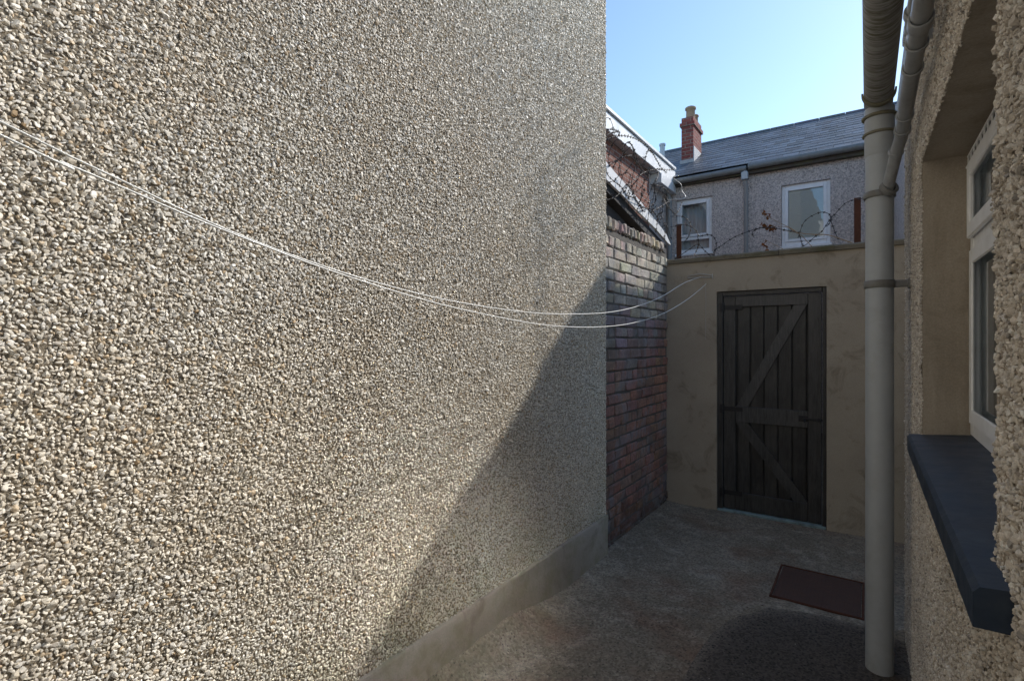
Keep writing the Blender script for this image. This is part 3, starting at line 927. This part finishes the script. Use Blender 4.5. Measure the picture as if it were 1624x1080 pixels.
# waste pipe running along the wall and elbowing into the boss
WX, WZp, WR = .117, .845, .0235
path = [(WX, -.5, WZp + .03), (WX, 1.0, WZp + .015), (WX, 2.62, WZp), (WX - .002, 2.70, WZp - .004), (WX - .010, 2.765, WZp - .022)]
end = bc + bdir * .002
p2 = Vector((WX - .010, 2.765, WZp - .022))
path += [tuple(p2.lerp(end, .5)), tuple(end)]
wp = MB(); wp.tube([Vector(p) for p in path], WR, 24)
wpo = wp.build('waste_pipe', M['pipe_dark'], rh)
for y, h in ((1.42, .02), (1.74, .05), (1.86, .012), (2.02, .012), (2.58, .03), (2.42, .012)):
    q = MB(); q.ring((WX, y, WZp + .008 * (2.62 - y) / 1.62), (0, 1, 0), WR, WR + .005, h, 28); q.build('socket', M['pipe_dark'], wpo)
q = MB(); q.ring(p2 + Vector((-.004, .014, -.006)), (-.3, .8, -.35), WR, WR + .005, .016, 28); q.build('socket', M['pipe_dark'], wpo)
for y in (1.52,):
    q = MB(); z = WZp + .008 * (2.62 - y) / 1.62
    q.ring((WX, y, z), (0, 1, 0), WR, WR + .006, .018, 28)
    q.box((WX + WR, y - .008, z - .008), (XR - .003, y + .008, z + .008), 0, (1, 1, 1), .002)
    q.box((XR - .012, y - .012, z - .025), (XR - .003, y + .012, z + .025), 0, (1, 1, 1), .002)
    q.build('pipe_clip', M['clip'], wpo)
# overflow pipe above it, turning into the wall
op = MB()
op.tube(catmull([(.118, -.5, .982), (.118, .9, .975), (.116, 1.75, .968), (.112, 1.93, .962), (.118, 2.0, .955), (.150, 2.03, .95), (.185, 2.035, .95)], 5), .019, 20)
opo = op.build('overflow_pipe', M['pipe_dark'], rh)
q = MB(); q.ring((.1125, 1.91, .963), (0, 1, 0), .019, .0245, .03, 24); q.build('socket', M['pipe_dark'], opo)

# ------------------------------------------------------------------ manhole cover
mh = empty('manhole_cover', (-.25, 3.70, GZ))
tag(mh, 'rusty brown rectangular manhole cover set in the yard floor', 'manhole cover')
fm = MB(); a0, a1, b0, b1 = -.488, -.012, 3.44, 3.965; zt = GZ + .010
fm.box((a0, b0, GZ - .03), (a1, b0 + .012, zt), 0, (1, 1, 1), .002); fm.box((a0, b1 - .012, GZ - .03), (a1, b1, zt), 0, (1, 1, 1), .002)
fm.box((a0, b0 + .0125, GZ - .03), (a0 + .012, b1 - .0125, zt), 0, (1, 1, 1), .002); fm.box((a1 - .012, b0 + .0125, GZ - .03), (a1, b1 - .0125, zt), 0, (1, 1, 1), .002)
fm.build('frame', M['rust'], mh)
pt = MB(); pt.box((a0 + .017, b0 + .017, GZ - .03), (a1 - .017, b1 - .017, zt - .003), 0, (1, 1, 1), .002)
for i in range(20):
    for j in range(22):
        x = a0 + .03 + i * .0218; y = b0 + .03 + j * .0218
        if x > a1 - .03 or y > b1 - .03: continue
        s_ = 1 if (i + j) % 2 else -1
        m4 = Matrix.Translation((x, y, zt - .003)) @ Matrix.Rotation(s_ * R(45), 4, 'Z')
        pt.add([m4 @ Vector(p) for p in ((-.008, 0, 0), (0, -.0028, 0), (.008, 0, 0), (0, .0028, 0), (0, 0, .0022))], [[0, 1, 4], [1, 2, 4], [2, 3, 4], [3, 0, 4]])
pt.build('plate', M['manhole'], mh)

# ------------------------------------------------------------------ far terrace
FY = 10.0
fh = empty('house', (-1.5, FY, GZ))
tag(fh, 'terraced house behind the end wall with slate roof, brick chimney and white windows', 'house')
EZ = 3.06
wins = [(-3.045, -2.385, 1.62, 2.71), (-1.228, -.497, 1.58, 2.69)]
fwm = MB()
xsx = sorted([-3.2, .36] + [q for w_ in wins for q in w_[:2]])
# wall strips round the openings (front skin .1 thick) and body behind
def fbox(x0, x1, z0, z1): fwm.box((x0, FY, z0), (x1, FY + .12, z1))
fbox(-6.0, wins[0][0], -1.6, EZ + .02); fbox(wins[0][1], wins[1][0], -1.6, EZ + .02); fbox(wins[1][1], 6.0, -1.6, EZ + .02)
for w_ in wins:
    fbox(w_[0], w_[1], -1.6, w_[2]); fbox(w_[0], w_[1], w_[3], EZ + .02)
fwm.box((-6, FY + .6, -1.6), (6, FY + 5, EZ))
# slim pilaster line where the two houses join
fwm.box((-1.70, FY - .012, -1.6), (-1.66, FY, EZ - .1))
# right rear outrigger
ORX, ORY, ORZ = .35, 3.4 + 1.92 * 1.9, .47 + 1.92 * 1.52
fwm.box((ORX, ORY, -1.6), (4.5, FY - .001, ORZ))
x_ = ORX - .02
while x_ < 1.75:      # unseen uneven blocks added to ripple the extension's shadow edge
    l_ = random.uniform(.16, .3); h_ = random.uniform(.0, .07)
    fwm.box((x_, ORY - .03, ORZ - .05), (x_ + l_, ORY + .3, ORZ + .01 + h_), 0, (1, 1, 1), .012); x_ += l_ + .004
fwm.build('wall', M['pinkdash'], fh)
ae = MB()  # unseen bars and loop added to cast wire-like shadows on the left wall
for q, r_ in (([(.95, 7.3, ORZ - .02), (.95, 7.3, 4.80)], .017), ([(.62, 7.3, 4.675), (1.06, 7.3, 4.725)], .013), ([(.48, 7.3, 3.97), (.88, 7.3, 4.22)], .013),
              ([(.60, 7.3, 4.25), (.93, 7.3, 4.42)], .012), ([(.70, 7.3, 4.05), (.72, 7.3, 4.66)], .010),
              ([(.96 + .11 * math.cos(k * .5), 7.3 + .02 * math.sin(k), 4.45 + .13 * math.sin(k * .5)) for k in range(14)], .010)):
    ae.tube(q, r_ * .55, 8)
ae.build('shadow_bars', M['zinc'], fh)
le = MB()
le.box((-6.0, 6.3, -1.6), (-3.2, 8.92, 3.30))
le.build('brick_extension', M['brownbrick'], fh)
lr = MB(); lr.box((-6.0, 8.925, -1.6), (-3.235, FY - .001, 3.0)); lr.build('rendered_extension', M['pinkdash'], fh)
fa = MB()
fa.box((-3.26, 6.2, 3.02), (-3.06, FY - .02, 3.275), 0, (1, 1, 1), .006)
fa.box((-3.28, 6.2, 3.288), (-3.03, FY - .06, 3.342), 0, (1, 1, 1), .006)
fa.box((-6.0, 6.2, 3.302), (-3.302, FY - .06, 3.34))
fao = fa.build('fascia', M['fascia'], fh)
bx = MB(); bx.box((-3.24, 9.1, 2.84), (-3.04, FY - .03, 3.018), 0, (1, 1, 1), .006); bx.build('boxed_end', M['fascia'], fao)

YR, ZR = 12.2, 4.50
EY, EZr = 9.86, 3.12
pitch = math.atan2(ZR - EZr, YR - EY)
sl_ = MB()
Ls = math.hypot(ZR - EZr, YR - EY)
gauge = .19; nr = int(Ls / gauge) + 1
for r in range(nr):
    d0 = r * gauge; d1 = min(d0 + gauge * 2.0, Ls)
    x = -6.2 + (.125 if r % 2 else 0)
    while x < 4.6:
        wd = .25
        m4 = Matrix.Translation((x, EY, EZr)) @ Matrix.Rotation(pitch, 4, 'X')
        k = random.uniform(.5, 1.5); t_ = random.random()
        c_ = (.075 * k, .085 * k + .006 * t_, .105 * k)
        tilt = Matrix.Rotation(-.024 + random.uniform(-.009, .009), 4, 'X')
        lo = (0.003, 0, 0); hi = (wd - .003, d1 - d0, .007)
        sl_.box(lo, hi, 0, c_, 0, m4 @ Matrix.Translation((0, d0 + random.uniform(-.014, .010), .018)) @ tilt)
        x += wd
sl_.prism([(-6.2, EY + .05, EZr - .03), (-6.2, YR, ZR - .05), (-6.2, YR + 2.3, EZr - .03)], (10.8, 0, 0), 0, (.06, .065, .08))
fro = sl_.build('roof', M['slate'], fh)
rg = MB()
x = -6.2
while x < 4.6:
    rg.tube([(x, YR, ZR + .002), (x + .44, YR, ZR + .002)], .05, 12, 0, tuple(q * random.uniform(.8, 1.2) for q in (.085, .09, .105))); x += .45
rg.build('ridge_tiles', M['slate'], fro)
# chimney stack on the near slope
cx0, cx1, cy0, cy1 = -3.165, -2.925, 10.74, 11.36
ck = MB()
ck.box((cx0, cy0, 3.4), (cx1, cy1, 4.42)); ck.box((cx0 - .03, cy0 - .03, 4.42), (cx1 + .03, cy1 + .03, 4.49)); ck.box((cx0, cy0, 4.49), (cx1, cy1, 4.60), 1)
cko = ck.build('chimney', [M['redbrick'], M['redbrick']], fro)
ck2 = MB(); ck2.box((cx0 - .025, cy0 - .03, 3.56), (cx1 + .025, cy0 - .004, 3.72)); ck2.box((cx1 + .003, cy0 - .02, 3.58), (cx1 + .02, cy1 + .02, 3.98))
for (yy_, rr_, hh) in ((10.90, .088, .26), (11.2, .07, .2)):
    pt_ = MB(); x_ = (cx0 + cx1) / 2 + .02
    pt_.tube([(x_, yy_, 4.60), (x_, yy_, 4.60 + hh * .78), (x_, yy_, 4.60 + hh * .8), (x_, yy_, 4.60 + hh * .93), (x_, yy_, 4.60 + hh)], [rr_ * 1.05, rr_, rr_ * 1.25, rr_ * 1.25, rr_ * .9], 18)
    pt_.build('chimney_pot', M['clay'], fro)
ck2.build('flashing', M['lead'], fro)
fl = MB(); fl.tube([(-3.42, 10.3, 3.2), (-3.42, 10.3, 3.95)], .05, 16); fl.tube([(-3.42, 10.3, 3.95), (-3.42, 10.3, 3.99)], .062, 16); fl.build('flue', M['zinc'], fh)
# eaves: soffit board, two lengths of gutter, downpipes
sf = MB(); sf.box((-3.19, FY - .10, 2.965), (ORX - .005, FY - .002, 3.05), 0, (1, 1, 1), .004); sf.build('soffit', M['soffit'], fh)
for (x0, x1, dz) in ((-3.2, -1.76, -.035), (-1.73, .33, 0)):
    q = MB()
    q.tube([(x0, FY - .155, 3.075 + dz), (x1, FY - .155, 3.075 + dz + .01)], .055, 18)
    q.build('gutter', M['clip'], fh)
for (x, zt_, r_) in ((-1.785, 3.02, .034), (-3.16, 3.0, .042)):
    q = MB(); q.tube([(x, FY - .155, zt_), (x, FY - .15, zt_ - .14), (x, FY - .05, zt_ - .26), (x, FY - .05, -1.55)], r_, 14)
    if x > -2: q.box((x - .055, FY - .21, zt_ - .17), (x + .055, FY - .10, zt_ - .03), 0, (1, 1, 1), .01)
    q.build('downpipe', M['zinc'], fh)
for i, (x0, x1, z0, z1) in enumerate(wins):
    f = MB(); q = .06; ya, yb = FY + .045, FY + .11
    z0f = z0 + .045
    def fb(a, b, c_, d, y0=ya): f.box((a, y0, c_), (b, yb, d), 0, (1, 1, 1), .006)
    fb(x0 + .002, x0 + q, z0f, z1 - .002); fb(x1 - q, x1 - .002, z0f, z1 - .002)
    fb(x0 + q + .001, x1 - q - .001, z1 - q, z1 - .002); fb(x0 + q + .001, x1 - q - .001, z0f, z0f + q + .02)
    if i == 0: fb(x0 + q + .001, x1 - q - .001, 1.925, 1.985)
    f.box((x0 - .02, FY - .035, z0 + .001), (x1 + .02, FY + .115, z0f - .001), 0, (1, 1, 1), .006)
    fo = f.build('window', M['upvc'], fh)
    zs0 = 1.99 if i == 0 else z0f + q + .02
    s = MB(); q2 = .045; yc = FY + .025
    for (a, b, c_, d) in ((x0 + q - .01, x0 + q + q2, zs0, z1 - q + .01), (x1 - q - q2, x1 - q + .01, zs0, z1 - q + .01), (x0 + q + q2 + .001, x1 - q - q2 - .001, z1 - q - q2, z1 - q + .01), (x0 + q + q2 + .001, x1 - q - q2 - .001, zs0, zs0 + q2)):
        s.box((a, yc, c_), (b, ya - .001, d), 0, (1, 1, 1), .005)
    s.build('sash', M['upvc'], fo)
    p = MB(); p.box((x0 + .03, FY + .055, z0f + .03), (x1 - .03, FY + .06, z1 - .03)); p.build('pane', M['glass'], fo)
    bl = MB()
    if i == 1:
        zz = z0f + .05
        while zz < z1 - .05:
            bl.box((x0 + .035, FY + .064, zz), (x1 - .035, FY + .072, zz + .034), mat=None); zz += .036
        bl.build('blind', M['net'], fo)
    else:
        nx_ = 40
        for k in range(nx_ + 1):
            x = x0 + .01 + (x1 - x0 - .02) * k / nx_
            y = FY + .2 + .012 * math.sin(k * 1.3)
            bl.v += [(x, y, z0), (x, y, z1)]; bl.c += [(1, 1, 1)] * 2
        for k in range(nx_): bl.f.append([2 * k, 2 * k + 2, 2 * k + 3, 2 * k + 1]); bl.m.append(0); bl.s.append(True)
        bl.build('net_curtain', M['net'], fo)

# ------------------------------------------------------------------ lean-to behind the brick wall
ob = empty('outbuilding', (-2.4, 4.4, GZ))
tag(ob, 'dark lean-to shed with a sloping white edge board behind the brick wall', 'shed')
XO = -1.80
z_at = lambda y: 1.40 - .205 * (y - 3.5)
w = MB()
w.prism([(XO - .02, 3.5, -1.6), (XO - .02, 5.25, -1.6), (XO - .02, 5.25, z_at(5.25) - .12), (XO - .02, 3.5, z_at(3.5) - .12)], (-1.2, 0, 0))
w.build('wall', M['darkclad'], ob)
r_ = MB(); r_.prism([(XO + .05, 3.46, z_at(3.46) - .10), (XO + .05, 5.40, z_at(5.40) - .10), (XO + .05, 5.40, z_at(5.40) - .01), (XO + .05, 3.46, z_at(3.46) - .01)], (-1.4, 0, 0))
r_.build('roof', M['darkclad'], ob)
b_ = MB(); XBd = -1.72
b_.prism([at_x(x, y, XBd) for x, y in ((956,250),(975,273),(1000,301),(1025,331),(1048,360),(1057,372),(1064,389),(1060,386),(1040,363),(1015,338),(990,312),(956,279))], (-.022, 0, 0))
b_.build('edge_board', M['fascia'], ob)

# ------------------------------------------------------------------ iron posts and barbed wire
def iron_post(px_, y0, y1, label):
    a = at_y(px_, y1, YB + .1); b = at_y(px_, y0, YB + .1)
    o = MB(); s = .024
    x = a.x; z0 = .60; z1 = b.z
    o.prism([(x - s, YB + .226, z0), (x + s, YB + .226, z0), (x + s, YB + .231, z0), (x - s + .005, YB + .231, z0), (x - s + .005, YB + .226 + 2 * s, z0), (x - s, YB + .226 + 2 * s, z0)], (0, 0, z1 - z0))
    return tag(o.build('iron_post', M['rust']), label, 'post', 'rusty iron posts on the end wall')
iron_post(1070.5, 352, 410, 'rusty iron post at the brick wall end of the coping')
iron_post(1359.5, 308, 383, 'rusty iron post just left of the soil pipe')

def strand(mb, pts, r=.0031, barb=.05, seed=0):
    rnd = random.Random(seed)
    pts = catmull(pts, 7)
    mb.tube(pts, r, 5)
    acc = 0
    for i in range(1, len(pts)):
        d = (pts[i] - pts[i - 1]); acc += d.length
        if acc > barb:
            acc = 0; t = d.normalized(); c_ = pts[i]
            for q in range(2):
                v = t.orthogonal().normalized(); v.rotate(Matrix.Rotation(rnd.uniform(0, 6.28), 3, t))
                v = (v + t * rnd.uniform(-.3, .3)).normalized() * .013
                mb.tube([c_ - v, c_, c_ + v], [.0012, .0036, .0012], 4, caps=False)
            mb.tube([c_ - t * .006, c_ + t * .006], r * 2.0, 5)
def zpts(lst, sc, ox, oy, fn):
    return [fn(ox + x / sc, oy + y / sc, k / max(1, len(lst) - 1)) for k, (x, y) in enumerate(lst)]
def on_end(base, amp): return lambda x, y, t: at_y(x, y, base + amp * math.sin(t * 3.1 * 1.5))
def on_side(base, amp): return lambda x, y, t: at_x(x, y, base + amp * math.sin(t * 5))
# zoom-frame tracings of each coil, set at its real depth above the wall it is tied to
A = (4.153, 950, 170); B = (3.123, 920, 140); D = (7.714, 1180, 270)
bwL = MB()
for i, l in enumerate([
    [(30,235),(70,205),(130,190),(200,195),(260,220),(310,255),(350,300),(380,350),(410,400),(440,430)],
    [(20,160),(60,148),(100,150),(135,170),(120,200)], [(20,215),(60,180),(110,163),(130,160)],
    [(150,280),(190,230),(220,260),(235,330),(250,390),(245,420)], [(185,235),(215,250),(240,300),(255,370),(300,430),(330,450)],
    [(215,318),(170,325),(130,345),(95,395),(90,450)],
    [(30,360),(45,400),(60,450),(100,490),(150,530),(180,580),(230,600),(290,660),(340,685),(400,660),(460,620)],
    [(20,620),(60,610),(110,590),(170,540),(230,480),(300,430),(380,410),(440,415),(490,412)],
    [(300,385),(310,320),(325,285),(350,300)], [(375,405),(390,450),(365,505),(368,560),(372,620),(340,650)],
    [(335,510),(380,515),(425,532),(465,570),(490,612)], [(425,600),(445,645),(480,685),(505,705),(530,670),(545,630)],
    [(150,540),(190,510),(215,560),(240,610),(285,660),(340,670),(380,720),(400,760)],
    [(180,590),(210,540),(260,640),(300,690),(355,700),(350,740)]]):
    strand(bwL, zpts(l, *A, on_side(-1.70 - .03 * (i % 3), .05)), seed=i)
for (p0, p1, rad, turns, ph) in (((955, 215), (1058, 335), .18, 7.5, 0), ((958, 262), (1062, 372), .14, 8.5, 2)):
    a, b = at_x(*p0, -1.70), at_x(*p1, -1.70); pts = []
    for k in range(int(turns * 9)):
        u = k / (turns * 9 - 1); th_ = 2 * math.pi * turns * u + ph
        rr = rad * (.75 + .45 * mnoise.noise(Vector((u * 9, ph, 0))))
        pts.append(a.lerp(b, u) + Vector((.5 * rr * math.cos(th_ * .93), rr * .8 * math.cos(th_), rr * math.sin(th_))))
    strand(bwL, pts[::2], .0024, .055, 77 + int(ph))
tag(bwL.build('barbed_wire', M['wire']), 'tangled coil of barbed wire above the sloping white edge board', 'barbed wire', 'barbed wire along the wall tops')
bwM = MB()
for i, l in enumerate([
    [(470,790),(500,785),(550,775),(600,785),(640,815),(660,850),(690,845),(730,840),(765,870),(772,920),(755,975),(735,990)],
    [(480,1010),(510,995),(560,960),(600,935),(650,905),(700,950),(740,985)],
    [(470,720),(540,720),(580,740),(605,785),(590,850),(560,890)],
    [(620,990),(640,950),(655,905),(650,850)]]):
    strand(bwM, zpts(l, *A, on_end(YB + .12, .08)), seed=20 + i)
for i, l in enumerate([[(655,828),(670,800),(700,780),(760,740),(820,715),(880,695),(940,690),(1000,700),(1080,715)], [(862,740),(853,715),(890,693),(930,690)]]):
    strand(bwM, zpts(l, *B, on_end(YB + .12, .06)), seed=30 + i)
tag(bwM.build('barbed_wire', M['wire']), 'barbed wire loops on the end wall in front of the left far window', 'barbed wire', 'barbed wire along the wall tops')
bwR = MB()
for i, l in enumerate([
    [(1480,340),(1430,350),(1390,355),(1330,370),(1250,400),(1180,460),(1120,530),(1060,590),(1000,680),(950,750),(850,830),(760,910),(700,935)],
    [(660,830),(690,740),(720,660),(770,600),(850,550),(910,525),(970,515),(1045,545),(1070,640),(1110,750),(1150,840)],
    [(670,770),(690,830),(710,900),(720,930)], [(1045,545),(1070,590),(1050,640),(1010,690)]]):
    strand(bwR, zpts(l, *D, on_end(YB + .14, .07)),   .0027, .055, seed=40 + i)
tag(bwR.build('barbed_wire', M['wire']), 'barbed wire arching over the coping between right far window and iron post', 'barbed wire', 'barbed wire along the wall tops')
lw = MB(); lw.tube(catmull(zpts([(490,470),(540,510),(545,550),(570,590),(545,605),(500,608),(450,612)], *A, on_end(YB + .1, .05)), 6), .0035, 6)
tag(lw.build('loose_wire', M['wire_light']), 'short bright loose wire dangling near the top of the left far window', 'wire')

# dead bramble on the coping
tw = empty('dry_branch', tuple(at_y(1343, 384, YB + .1)))
tag(tw, 'dead bramble branch with curled brown leaves lying over the coping', 'branch')
t_ = MB()
def tpts(l): return zpts(l, *D, lambda x, y, t: at_y(x, y, YB + .05 + .06 * t))
for l, r0 in (([(1330,895),(1200,848),(1020,792),(850,787),(700,772),(600,742),(540,702),(430,688),(330,690)], .0045), ([(660,770),(560,705),(420,640),(330,592),(260,565),(210,495)], .003), ([(480,968),(400,925),(330,890),(270,862),(225,880)], .003), ([(830,935),(760,860),(690,790),(600,760),(470,740)], .003)):
    p = catmull(tpts(l), 6); t_.tube(p, [r0 * (1 - .6 * k / len(p)) for k in range(len(p))], 6)
t_.build('stems', M['twig'], tw)
rnd = random.Random(5)
for (x0, y0, x1, y1, n_) in ((205, 495, 330, 605, 6), (190, 640, 270, 690, 4), (280, 690, 390, 735, 9), (225, 870, 285, 980, 6)):
    lf = MB()
    for k in range(n_):
        t = (k + .5) / n_
        c_ = at_y(1180 + (x0 + (x1 - x0) * t) / 7.714, 270 + (y0 + (y1 - y0) * t) / 7.714, YB + .11) + Vector((rnd.uniform(-.01, .01), rnd.uniform(-.02, .02), rnd.uniform(-.008, .008)))
        d = Vector((rnd.uniform(-1, .3), rnd.uniform(-.5, .5), rnd.uniform(-.8, .8))).normalized(); n3 = d.orthogonal().normalized(); n3.rotate(Matrix.Rotation(rnd.uniform(0, 6.28), 3, d)); b3 = d.cross(n3)
        L_, W_ = rnd.uniform(.03, .048), rnd.uniform(.010, .017); V = []; F = []
        S = 6
        for a in range(S + 1):
            u = a / S; ww = W_ * math.sin(math.pi * (u * .92 + .04)); cc = n3 * (.016 * math.sin(u * 2.6))
            for e in (-1, 0, 1): V.append(c_ + d * L_ * (u - .5) + b3 * ww * e + cc + n3 * (abs(e) * ww * .7))
        for a in range(S):
            for e in range(2): F.append([a * 3 + e, a * 3 + e + 1, a * 3 + e + 4, a * 3 + e + 3])
        lf.add(V, F, 0, (1, 1, 1), True)
    lf.build('dead_leaves', M['leaf'], tw)

# ------------------------------------------------------------------ clothes lines
def cl(l, X0, X1, r):
    pts = []
    for x, y in l:
        q = ray(x, y)
        # stand on the upright plane from (X0 at Y=0) to (X1 at Y=YB)
        k = (X1 - X0) / YB
        s = X0 / (q.x - k * q.y); pts.append(q * s)
    return pts
la_ = cl([(0,193),(100,243),(200,290),(300,338),(400,381),(500,418),(600,449),(700,474),(800,491),(880,498),(960,496),(1010,486),(1050,470),(1085,449)], -.97, -1.27, 0)
lb_ = cl([(0,214),(100,258),(200,300),(300,343),(400,383),(500,421),(600,454),(700,483),(800,505),(870,516),(940,519),(1000,513),(1050,498),(1090,475),(1120,450)], -.95, -1.22, 0)
def extend(pts):
    d = pts[0] - pts[1]
    return [pts[0] + Vector((.0, -2.2, .95)), pts[0] + Vector((0, -.8, .27))] + pts
la_ = extend(la_) + [Vector((-1.268, YB - .006, .59))]
lb_ = extend(lb_) + [Vector((-1.19, YB - .012, .585))]
for pts, lab in ((la_, 'upper white clothes line sagging across the yard to the end wall'), (lb_, 'lower white clothes line with the deeper sag across the yard')):
    o = MB()
    c_ = catmull(pts, 10)
    o.tube(c_, .0018, 8)
    tag(o.build('clothes_line', M['line']), lab, 'clothes line', 'white clothes lines across the yard')
hk = MB()
p = lambda x, y, d=.01: at_y(x, y, YB - d)
hk.tube([p(1090, 438), p(1110, 434, .02), p(1130, 437)], .0034, 6); hk.tube([p(1091, 441), p(1112, 440, .02), p(1130, 440)], .0034, 6); hk.tube([p(1130, 434), p(1130, 443)], .003, 6)
hk.tube([at_y(1129.5, 438.5, YB + .03), at_y(1129.5, 438.5, YB - .03)], .006, 8); hk.tube([at_y(1091, 440, YB + .03), at_y(1091, 440, YB - .025)], .004, 8)
hk.tube([p(1119, 449), p(1119.5, 480, .006), p(1118.5, 538, .005)], .0013, 5)
tag(hk.build('wire_hook', M['wire_light']), 'wire fixing on two nails holding the clothes lines beside the gate', 'hook')
